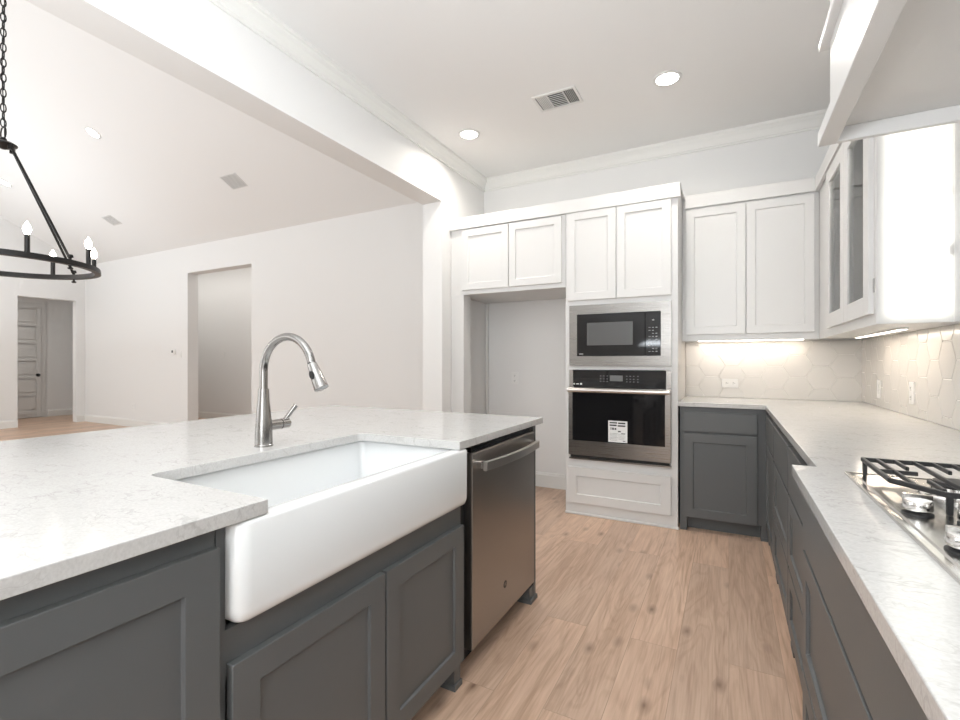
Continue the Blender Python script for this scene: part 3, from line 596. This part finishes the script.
# ---------------------------------------------------------------- cooktop
CX0, CX1, CY0, CY1 = 0.262, 0.79, 0.59, 1.504
t = thing('gas_cooktop', 'stainless gas cooktop with black grates on right worktop', 'cooktop', (0.526, 1.047, 0.914))
bm = bmesh.new()
def rect(i, z): return [bm.verts.new(p) for p in ((CX0+i, CY0+i, z), (CX1-i, CY0+i, z), (CX1-i, CY1-i, z), (CX0+i, CY1-i, z))]
rs = [rect(0, 0.914), rect(0, 0.919), rect(0.002, 0.921), rect(0.008, 0.921), rect(0.011, 0.9175), rect(0.016, 0.9175), rect(0.019, 0.9205), rect(0.05, 0.9195)]
for A, B in zip(rs, rs[1:]):
    for i in range(4): bm.faces.new((A[i], A[(i+1) % 4], B[(i+1) % 4], B[i]))
bm.faces.new(rs[-1]); bm.faces.new(rs[0][::-1]); obj('steel_tray', bm, STEELC, t)
GZ = 0.962
def bar(b_, p, q, w_=0.0065, h_=0.009, z=GZ):
    p, q = Vector((*p, 0)), Vector((*q, 0)); d = (q-p).normalized(); n_ = Vector((-d.y, d.x, 0))*w_/2; d = d*w_*0.3
    a = [p-d+n_, p-d-n_, q+d-n_, q+d+n_]; lo = [b_.verts.new((v.x, v.y, z-h_)) for v in a]; hi = [b_.verts.new((v.x, v.y, z)) for v in a]
    b_.faces.new(lo[::-1]); b_.faces.new(hi)
    for i in range(4): b_.faces.new((lo[i], lo[(i+1) % 4], hi[(i+1) % 4], hi[i]))
def grate(outline, bars, legs):
    b_ = bmesh.new()
    for i in range(len(outline)): bar(b_, outline[i], outline[(i+1) % len(outline)], 0.008, 0.010)
    for p, q in bars: bar(b_, p, q)
    g_ = obj('grate', b_, IRON, t, bev=0.0012)
    for (x, y) in legs:
        b_ = bmesh.new(); prism_ = [(x-0.004, y-0.004), (x+0.004, y-0.004), (x+0.004, y+0.004), (x-0.004, y+0.004)]
        lo = [b_.verts.new((u, v, 0.9205)) for u, v in prism_]; hi = [b_.verts.new((x+(u-x)*1.1, y+(v-y)*1.1, GZ-0.009)) for u, v in prism_]
        b_.faces.new(lo[::-1]); b_.faces.new(hi)
        for i in range(4): b_.faces.new((lo[i], lo[(i+1) % 4], hi[(i+1) % 4], hi[i]))
        obj('grate_foot', b_, IRON, g_)
def mir(l): return [(x, 2*1.047-y) for x, y in l]
OL = [(0.296, 1.488), (0.756, 1.488), (0.756, 1.16), (0.355, 1.16), (0.293, 1.25)]
bars = []
for k in range(13):
    x = 0.324+k*0.0345
    if k in (1, 6, 11): bars += [((x, 1.485), (x, 1.40)), ((x, 1.162 if k > 1 else 1.19), (x, 1.27))]
    elif k in (3, 9): bars += [((x, 1.485), (x, 1.39)), ((x, 1.162), (x, 1.30))]
    else: bars.append(((x, 1.485), (x, 1.162 if k > 1 else 1.205)))
bars += [((0.296, 1.345), (0.36, 1.345)), ((0.47, 1.345), (0.58, 1.345)), ((0.69, 1.345), (0.754, 1.345))]
legs = [(0.299, 1.484), (0.752, 1.484), (0.752, 1.165), (0.357, 1.163), (0.53, 1.484)]
grate(OL, bars, legs)
grate(mir(OL), [tuple(mir(b2)) for b2 in bars], mir(legs))
OC = [(0.405, 1.147), (0.756, 1.147), (0.756, 0.947), (0.405, 0.947), (0.45, 0.995), (0.45, 1.10)]
bars = [((x, 1.145), (x, 0.949) if k % 2 else (x, 1.10)) for k, x in enumerate((0.49, 0.525, 0.56, 0.595, 0.63, 0.665, 0.70))] + [((x, 0.949), (x, 0.99)) for x in (0.49, 0.56, 0.63, 0.70)] + [((0.45, 1.047), (0.50, 1.047)), ((0.66, 1.047), (0.754, 1.047))]
grate(OC, bars, [(0.41, 1.143), (0.752, 1.143), (0.752, 0.951), (0.41, 0.951)])
for (x, y, r_) in ((0.425, 1.347, 0.042), (0.635, 1.347, 0.036), (0.60, 1.047, 0.052), (0.425, 0.747, 0.036), (0.635, 0.747, 0.042)):
    b_ = bmesh.new(); lathe(b_, [(r_+0.022, 0), (r_+0.02, 0.003), (r_, 0.006), (r_, 0.018), (r_-0.004, 0.02), (0, 0.02)], (x, y, 0.9195)); bu = obj('burner', b_, CHROME, t, smooth=True)
    b_ = bmesh.new(); lathe(b_, [(r_-0.004, 0), (r_-0.002, 0.003), (r_-0.004, 0.008), (0, 0.009)], (x, y, 0.9395)); obj('burner_cap', b_, IRON, bu, smooth=True)
for (x, y) in ((0.308, 1.147), (0.372, 1.105), (0.405, 1.047), (0.372, 0.989), (0.308, 0.947)):
    b_ = bmesh.new(); lathe(b_, [(0.023, 0), (0.023, 0.003), (0.016, 0.006), (0.016, 0.009)], (x, y, 0.9195)); kb_ = obj('knob', b_, IRON, t, smooth=True)
    b_ = bmesh.new(); lathe(b_, [(0.0215, 0), (0.0225, 0.002), (0.0215, 0.017), (0.0205, 0.0185), (0, 0.0185)], (x, y, 0.9285))
    bx(b_, x-0.0205, x+0.0205, y-0.005, y+0.005, 0.9465, 0.956); obj('knob_cap', b_, CHROME, kb_, smooth=True)

# ---------------------------------------------------------------- wall cabinets on the right
UZ0, UZ1 = 1.361, 2.46
t = thing('wall_cabinet', 'white two door wall cabinet above the tiled back wall', 'cabinet', (0.1, 4.15, UZ0))
obj('carcass', box((X1+0.001, 0.553, 3.995, 4.30, UZ0+0.02, UZ1), (X1+0.001, 0.553, 3.995, 4.015, UZ0, UZ0+0.02)), WHITE, t)
obj('door', shaker(('Y', 3.995, -1), -0.295, 0.108, 1.410, 2.368, fw=0.058), WHITE, t, bev=0.0015)
obj('door', shaker(('Y', 3.995, -1), 0.114, 0.526, 1.410, 2.368, fw=0.058), WHITE, t, bev=0.0015)
t = thing('glass_door_cabinet', 'white wall cabinet with glass doors and sunlit plain side panel', 'cabinet', (0.7, 3.28, UZ0))
CF = 0.555
obj('carcass', box((CF, 0.858, 2.56, 2.58, UZ0, UZ1), (CF, 0.858, 3.975, 3.993, UZ0, UZ1), (CF, 0.858, 2.58, 3.975, UZ0+0.0, UZ0+0.02), (CF, 0.858, 2.58, 3.975, UZ1-0.02, UZ1), (0.845, 0.858, 2.58, 3.975, UZ0+0.02, UZ1-0.02)), WHITE, t)
obj('face_frame', box((CF-0.0, CF+0.019, 3.59, 3.975, UZ0+0.02, UZ1-0.02), (CF, CF+0.019, 2.58, 2.62, UZ0+0.02, UZ1-0.02), (CF, CF+0.019, 2.62, 3.59, UZ0+0.02, 1.42), (CF, CF+0.019, 2.62, 3.59, 2.36, UZ1-0.02)), WHITE, t)
obj('scribe_strip', box(0.797, 0.858, 2.548, 2.56, UZ0, UZ1), WHITE, t, bev=0.001)
for z in (1.72, 2.02): obj('shelf', box(CF+0.03, 0.845, 2.58, 3.975, z, z+0.018), WHITE, t)
for (u0, u1) in ((3.099, 3.60), (2.60, 3.096)):
    b_ = bmesh.new(); f_ = ('X', CF, -1); w_ = 0.088
    fb(b_, f_, u0, u0+w_, 1.408, 2.368, 0, 0.02); fb(b_, f_, u1-w_, u1, 1.408, 2.368, 0, 0.02)
    fb(b_, f_, u0+w_, u1-w_, 1.408, 1.492, 0, 0.02); fb(b_, f_, u0+w_, u1-w_, 2.288, 2.368, 0, 0.02)
    dd = obj('door', b_, WHITE, t, bev=0.001); obj('glass', box(CF-0.012, CF-0.008, u0+w_, u1-w_, 1.492, 2.288), GLASS, dd)
b_ = box((CF-0.004, CF, 2.585, 2.60, 1.50, 1.56), (CF-0.004, CF, 2.585, 2.60, 2.2, 2.26)); obj('hinge', b_, STEELD, t)
t = thing('under_cabinet_light', 'slim warm glowing light bar under the two door wall cabinet', 'light', (0.12, 4.2, UZ0-0.0))
obj('housing', box(-0.23, 0.50, 4.205, 4.235, UZ0+0.008, UZ0+0.0195), PLATE, t); obj('diffuser', box(-0.22, 0.49, 4.208, 4.232, UZ0+0.003, UZ0+0.0078), STRIP, t)
al = area('under_cabinet_glow', (0.135, 4.215, UZ0-0.001), (0, 0, 0), 0.70, 0.02, 0.8, (1, 0.86, 0.70))
al = area('under_cabinet_glow', (0.72, 3.3, UZ0-0.013), (0, 0, 0), 0.02, 0.9, 1.2, (1, 0.86, 0.70))
t = thing('under_cabinet_light', 'slim warm light bar under the glass door cabinet', 'light', (0.72, 3.3, UZ0))
obj('housing', box(0.705, 0.735, 2.85, 3.75, UZ0-0.009, UZ0-0.0003), PLATE, t); obj('diffuser', box(0.708, 0.732, 2.86, 3.74, UZ0-0.011, UZ0-0.0092), STRIP, t)

area('cabinet_interior_fill', (0.70, 3.2, UZ1-0.03), (0, 0, 0), 0.03, 0.8, 4.0, (1, 0.95, 0.9))  # added fill lamp brightening the glass cabinet inside, no fitting
# ---------------------------------------------------------------- range hood
t = thing('range_hood', 'large white painted hood with flared rim above the cooktop', 'hood', (0.54, 1.047, 1.79))
HY0, HY1, HX = 0.514, 1.58, 0.216; HB = 0.858
obj('rim', box((HX, HX+0.042, HY0, HY1, 1.79, 1.828), (HX+0.042, HB, HY1-0.016, HY1, 1.79, 1.828), (HX+0.042, HB, HY0, HY0+0.016, 1.79, 1.828)), WHITE, t, bev=0.0015)
def frustum(a, b_):
    bm = bmesh.new(); (x0, y0, y1, z0), (x2, y2, y3, z2) = a, b_
    lo = [bm.verts.new(p) for p in ((x0, y0, z0), (HB, y0, z0), (HB, y1, z0), (x0, y1, z0))]; hi = [bm.verts.new(p) for p in ((x2, y2, z2), (HB, y2, z2), (HB, y3, z2), (x2, y3, z2))]
    bm.faces.new(lo[::-1]); bm.faces.new(hi)
    for i in range(4): bm.faces.new((lo[i], lo[(i+1) % 4], hi[(i+1) % 4], hi[i]))
    return bm
obj('flare', frustum((HX+0.001, HY0+0.001, HY1-0.001, 1.8282), (0.236, HY0+0.05, HY1-0.05, 1.868)), WHITE, t)
obj('body', box(0.236, HB, HY0+0.05, HY1-0.05, 1.868, 2.16), WHITE, t)
obj('cornice', box((0.216, HB, HY0+0.02, HY1-0.012, 2.042, 2.062), (0.226, HB, HY0+0.03, HY1-0.022, 2.0625, 2.10)), WHITE, t, bev=0.002)
obj('chimney', frustum((0.27, 0.60, 1.49, 2.16), (0.46, 0.78, 1.31, CZ-0.001)), WHITE, t)
obj('filter', box(0.47, 0.80, 0.75, 1.34, 1.816, 1.8280), STEEL, t)

# ---------------------------------------------------------------- ceiling lights and vents
def plane_frame(p, n): return Matrix.Translation(p) @ Vector(n).to_track_quat('-Z', 'Y').to_matrix().to_4x4()
def downlight(label, p, n=(0, 0, 1), r_=0.068, power=6, group='recessed ceiling lights'):
    # local: -Z points up into the ceiling... built facing down then oriented
    t = thing('recessed_light', label, 'ceiling light', (0, 0, 0), group)
    b_ = bmesh.new(); N_ = 32
    prof = [(r_+0.022, -0.0), (r_+0.021, -0.005), (r_+0.004, -0.008), (r_, -0.004), (r_, 0.0)]
    rings = [[b_.verts.new((a*math.cos(2*math.pi*i/N_), a*math.sin(2*math.pi*i/N_), z)) for i in range(N_)] for a, z in prof]
    for A, B in zip(rings, rings[1:]):
        for i in range(N_): b_.faces.new((A[i], A[(i+1) % N_], B[(i+1) % N_], B[i]))
    obj('trim_ring', b_, VENTM, t, smooth=True)
    b_ = bmesh.new(); cyl(b_, (0, 0, -0.0045), (0, 0, -0.001), r_, n=32); obj('diffuser', b_, LED, t)
    l = bpy.data.lights.new('downlight', 'AREA'); l.shape = 'DISK'; l.size = r_*1.8; l.energy = power; l.color = (1, 0.95, 0.88); l.spread = R(150)
    lo = bpy.data.objects.new('lamp', l); COL.objects.link(lo); lo.parent = t; lo.location = (0, 0, -0.012)
    q = Vector((0, 0, 1)).rotation_difference(Vector(n).normalized()); t.rotation_mode = 'QUATERNION'; t.rotation_quaternion = q; t.location = p
    return t
downlight('round recessed light in the kitchen ceiling, left of air vent', (-1.867, 3.352, CZ))
downlight('round recessed light in the kitchen ceiling, right of air vent', (-0.356, 3.295, CZ))
sn = (0, SL, 1)
def on_slope(x, y): return (x, y, EAVE+SL*(LY1-y))
downlight('oval looking recessed light on the living room slope, nearer the beam', on_slope(-7.05, 2.98), sn)
downlight('recessed light on the living room slope behind chandelier rod', on_slope(-10.06, 3.09), sn)
def vent(label, p, n, sx_, sy_, rotz, style, group='ceiling air vents'):
    t = thing('ceiling_vent', label, 'vent', (0, 0, 0), group); a, c_ = sx_/2, sy_/2; f_ = 0.018 if style == 'kitchen' else 0.012
    obj('frame', box((-a, a, -c_, -c_+f_, -0.008, 0), (-a, a, c_-f_, c_, -0.008, 0), (-a, -a+f_, -c_+f_, c_-f_, -0.008, 0), (a-f_, a, -c_+f_, c_-f_, -0.008, 0)), VENTM, t)
    obj('backing', box(-a+f_, a-f_, -c_+f_, c_-f_, -0.001, 0), VENTD if style == 'kitchen' else VENTG, t)
    b_ = bmesh.new()
    if style == 'kitchen':
        w_ = (sx_-2*f_); x1, x2 = -a+f_+w_*0.30, -a+f_+w_*0.73
        for x in (x1, x2): bx(b_, x-0.005, x+0.005, -c_+f_, c_-f_, -0.007, -0.001)
        k = -a+f_+0.008
        while k < a-f_:
            if k < x1-0.004: bx(b_, k, k+0.007, -c_+f_, c_-f_, -0.006, -0.002)
            elif k > x2+0.004: bx(b_, k, k+0.003, -c_+f_, c_-f_, -0.006, -0.002)
            k += 0.0115
        k = -c_+f_+0.008
        while k < c_-f_: bx(b_, x1, x2, k, k+0.0025, -0.006, -0.002); k += 0.022
    else:
        k = -c_+f_+0.006
        while k < c_-f_: bx(b_, -a+f_, a-f_, k, k+0.007, -0.006, -0.002); k += 0.016
    obj('slats', b_, VENTM, t)
    q = Vector((0, 0, 1)).rotation_difference(Vector(n).normalized()) @ Matrix.Rotation(rotz, 3, 'Z').to_quaternion(); t.rotation_mode = 'QUATERNION'; t.rotation_quaternion = q; t.location = p
vent('three section air vent between the two kitchen ceiling lights', (-1.068, 3.195, CZ), (0, 0, 1), 0.31, 0.215, 0, 'kitchen')
vent('air vent on the living room slope, nearer the ceiling beam', on_slope(-5.72, 3.962), sn, 0.30, 0.22, 0, 'slope')
vent('small air vent on the living room slope above far wall, farther one', on_slope(-8.94, 4.04), sn, 0.26, 0.20, 0, 'slope')

# ---------------------------------------------------------------- chandelier
HX_, HY_, HZ_, HR_ = -3.83, 1.17, 1.79, 0.44
t = thing('chandelier', 'black iron wagon wheel chandelier with lit candle bulbs on chain', 'chandelier', (HX_, HY_, HZ_))
b_ = bmesh.new(); n_ = 72
prof = [(-0.016, -0.022), (0.016, -0.022), (0.016, -0.010), (0.012, 0.010), (-0.012, 0.010), (-0.016, -0.010)]
rg = [[b_.verts.new((HX_+(HR_+a)*math.cos(2*math.pi*i/n_), HY_+(HR_+a)*math.sin(2*math.pi*i/n_), HZ_+z)) for a, z in prof] for i in range(n_)]
for i in range(n_):
    A, B = rg[i], rg[(i+1) % n_]
    for k in range(6): b_.faces.new((A[k], A[(k+1) % 6], B[(k+1) % 6], B[k]))
obj('ring', b_, BLACKM, t, smooth=True)
HUB = 2.50
b_ = bmesh.new(); lathe(b_, [(0.012, -0.03), (0.018, -0.026), (0.035, -0.02), (0.062, -0.006), (0.064, 0.0), (0.045, 0.012), (0.02, 0.018), (0.014, 0.035), (0.008, 0.04)], (HX_, HY_, HUB)); obj('hub', b_, BLACKM, t, smooth=True)
for a in (22, 112, 202, 292):
    ca, sa = math.cos(R(a)), math.sin(R(a)); b_ = bmesh.new()
    cyl(b_, (HX_+0.05*ca, HY_+0.05*sa, HUB-0.015), (HX_+HR_*ca, HY_+HR_*sa, HZ_+0.012), 0.0075, n=12)
    lathe(b_, [(0.012, -0.045), (0.014, -0.038), (0.006, -0.03), (0.006, 0.02), (0.016, 0.025), (0.012, 0.04)], (HX_+HR_*ca, HY_+HR_*sa, HZ_), n=14)
    cyl(b_, (HX_+0.05*ca, HY_+0.05*sa, HUB-0.035), (HX_+0.05*ca, HY_+0.05*sa, HUB-0.005), 0.014, n=12)
    obj('rod', b_, BLACKM, t, smooth=True)
for k in range(8):
    a = R(-5+45*k); x, y = HX_+HR_*math.cos(a), HY_+HR_*math.sin(a)
    b_ = bmesh.new(); cyl(b_, (x, y, HZ_+0.010), (x, y, HZ_+0.105), 0.0125, n=16); cd = obj('candle_sleeve', b_, BLACKM, t, smooth=True)
    b_ = bmesh.new(); lathe(b_, [(0.008, 0), (0.014, 0.012), (0.0185, 0.028), (0.016, 0.045), (0.008, 0.062), (0.001, 0.075)], (x, y, HZ_+0.105), n=16); bl = obj('bulb', b_, BULB, cd, smooth=True); bl['label'] = 'glowing candle bulb'
ring_b = bmesh.new(); tube(ring_b, [(HX_+0.038*math.cos(R(k*20)), HY_, HUB+0.065+0.038*math.sin(R(k*20))) for k in range(18)], 0.004, 8, closed=True); obj('loop', ring_b, BLACKM, t, smooth=True)
zt = RZ-SL*abs(RY-HY_)-0.005 if True else 5
b_ = bmesh.new(); z = HUB+0.10; i = 0
while z < zt-0.03:
    pts = []
    for k in range(12):
        a = R(30*k); u, v = 0.0125*math.cos(a), 0.027*math.sin(a)
        pts.append((HX_+(u if i % 2 else 0), HY_+(0 if i % 2 else u), z+0.025+v))
    tube(b_, pts, 0.0035, 6, closed=True); z += 0.045; i += 1
obj('chain', b_, BLACKM, t, smooth=True)
b_ = bmesh.new(); tube(b_, [(HX_+0.006*math.sin(k), HY_+0.006*math.cos(k), HUB+0.03+k*0.12) for k in range(int((zt-HUB-0.05)/0.12)+1)], 0.003, 6); obj('cord', b_, BLACKM, t, smooth=True)
b_ = bmesh.new(); lathe(b_, [(0.01, -0.05), (0.05, -0.03), (0.065, 0), (0.065, 0.004)], (HX_, HY_, zt-0.01)); obj('canopy', b_, BLACKM, t, smooth=True)
bpy.context.view_layer.update()
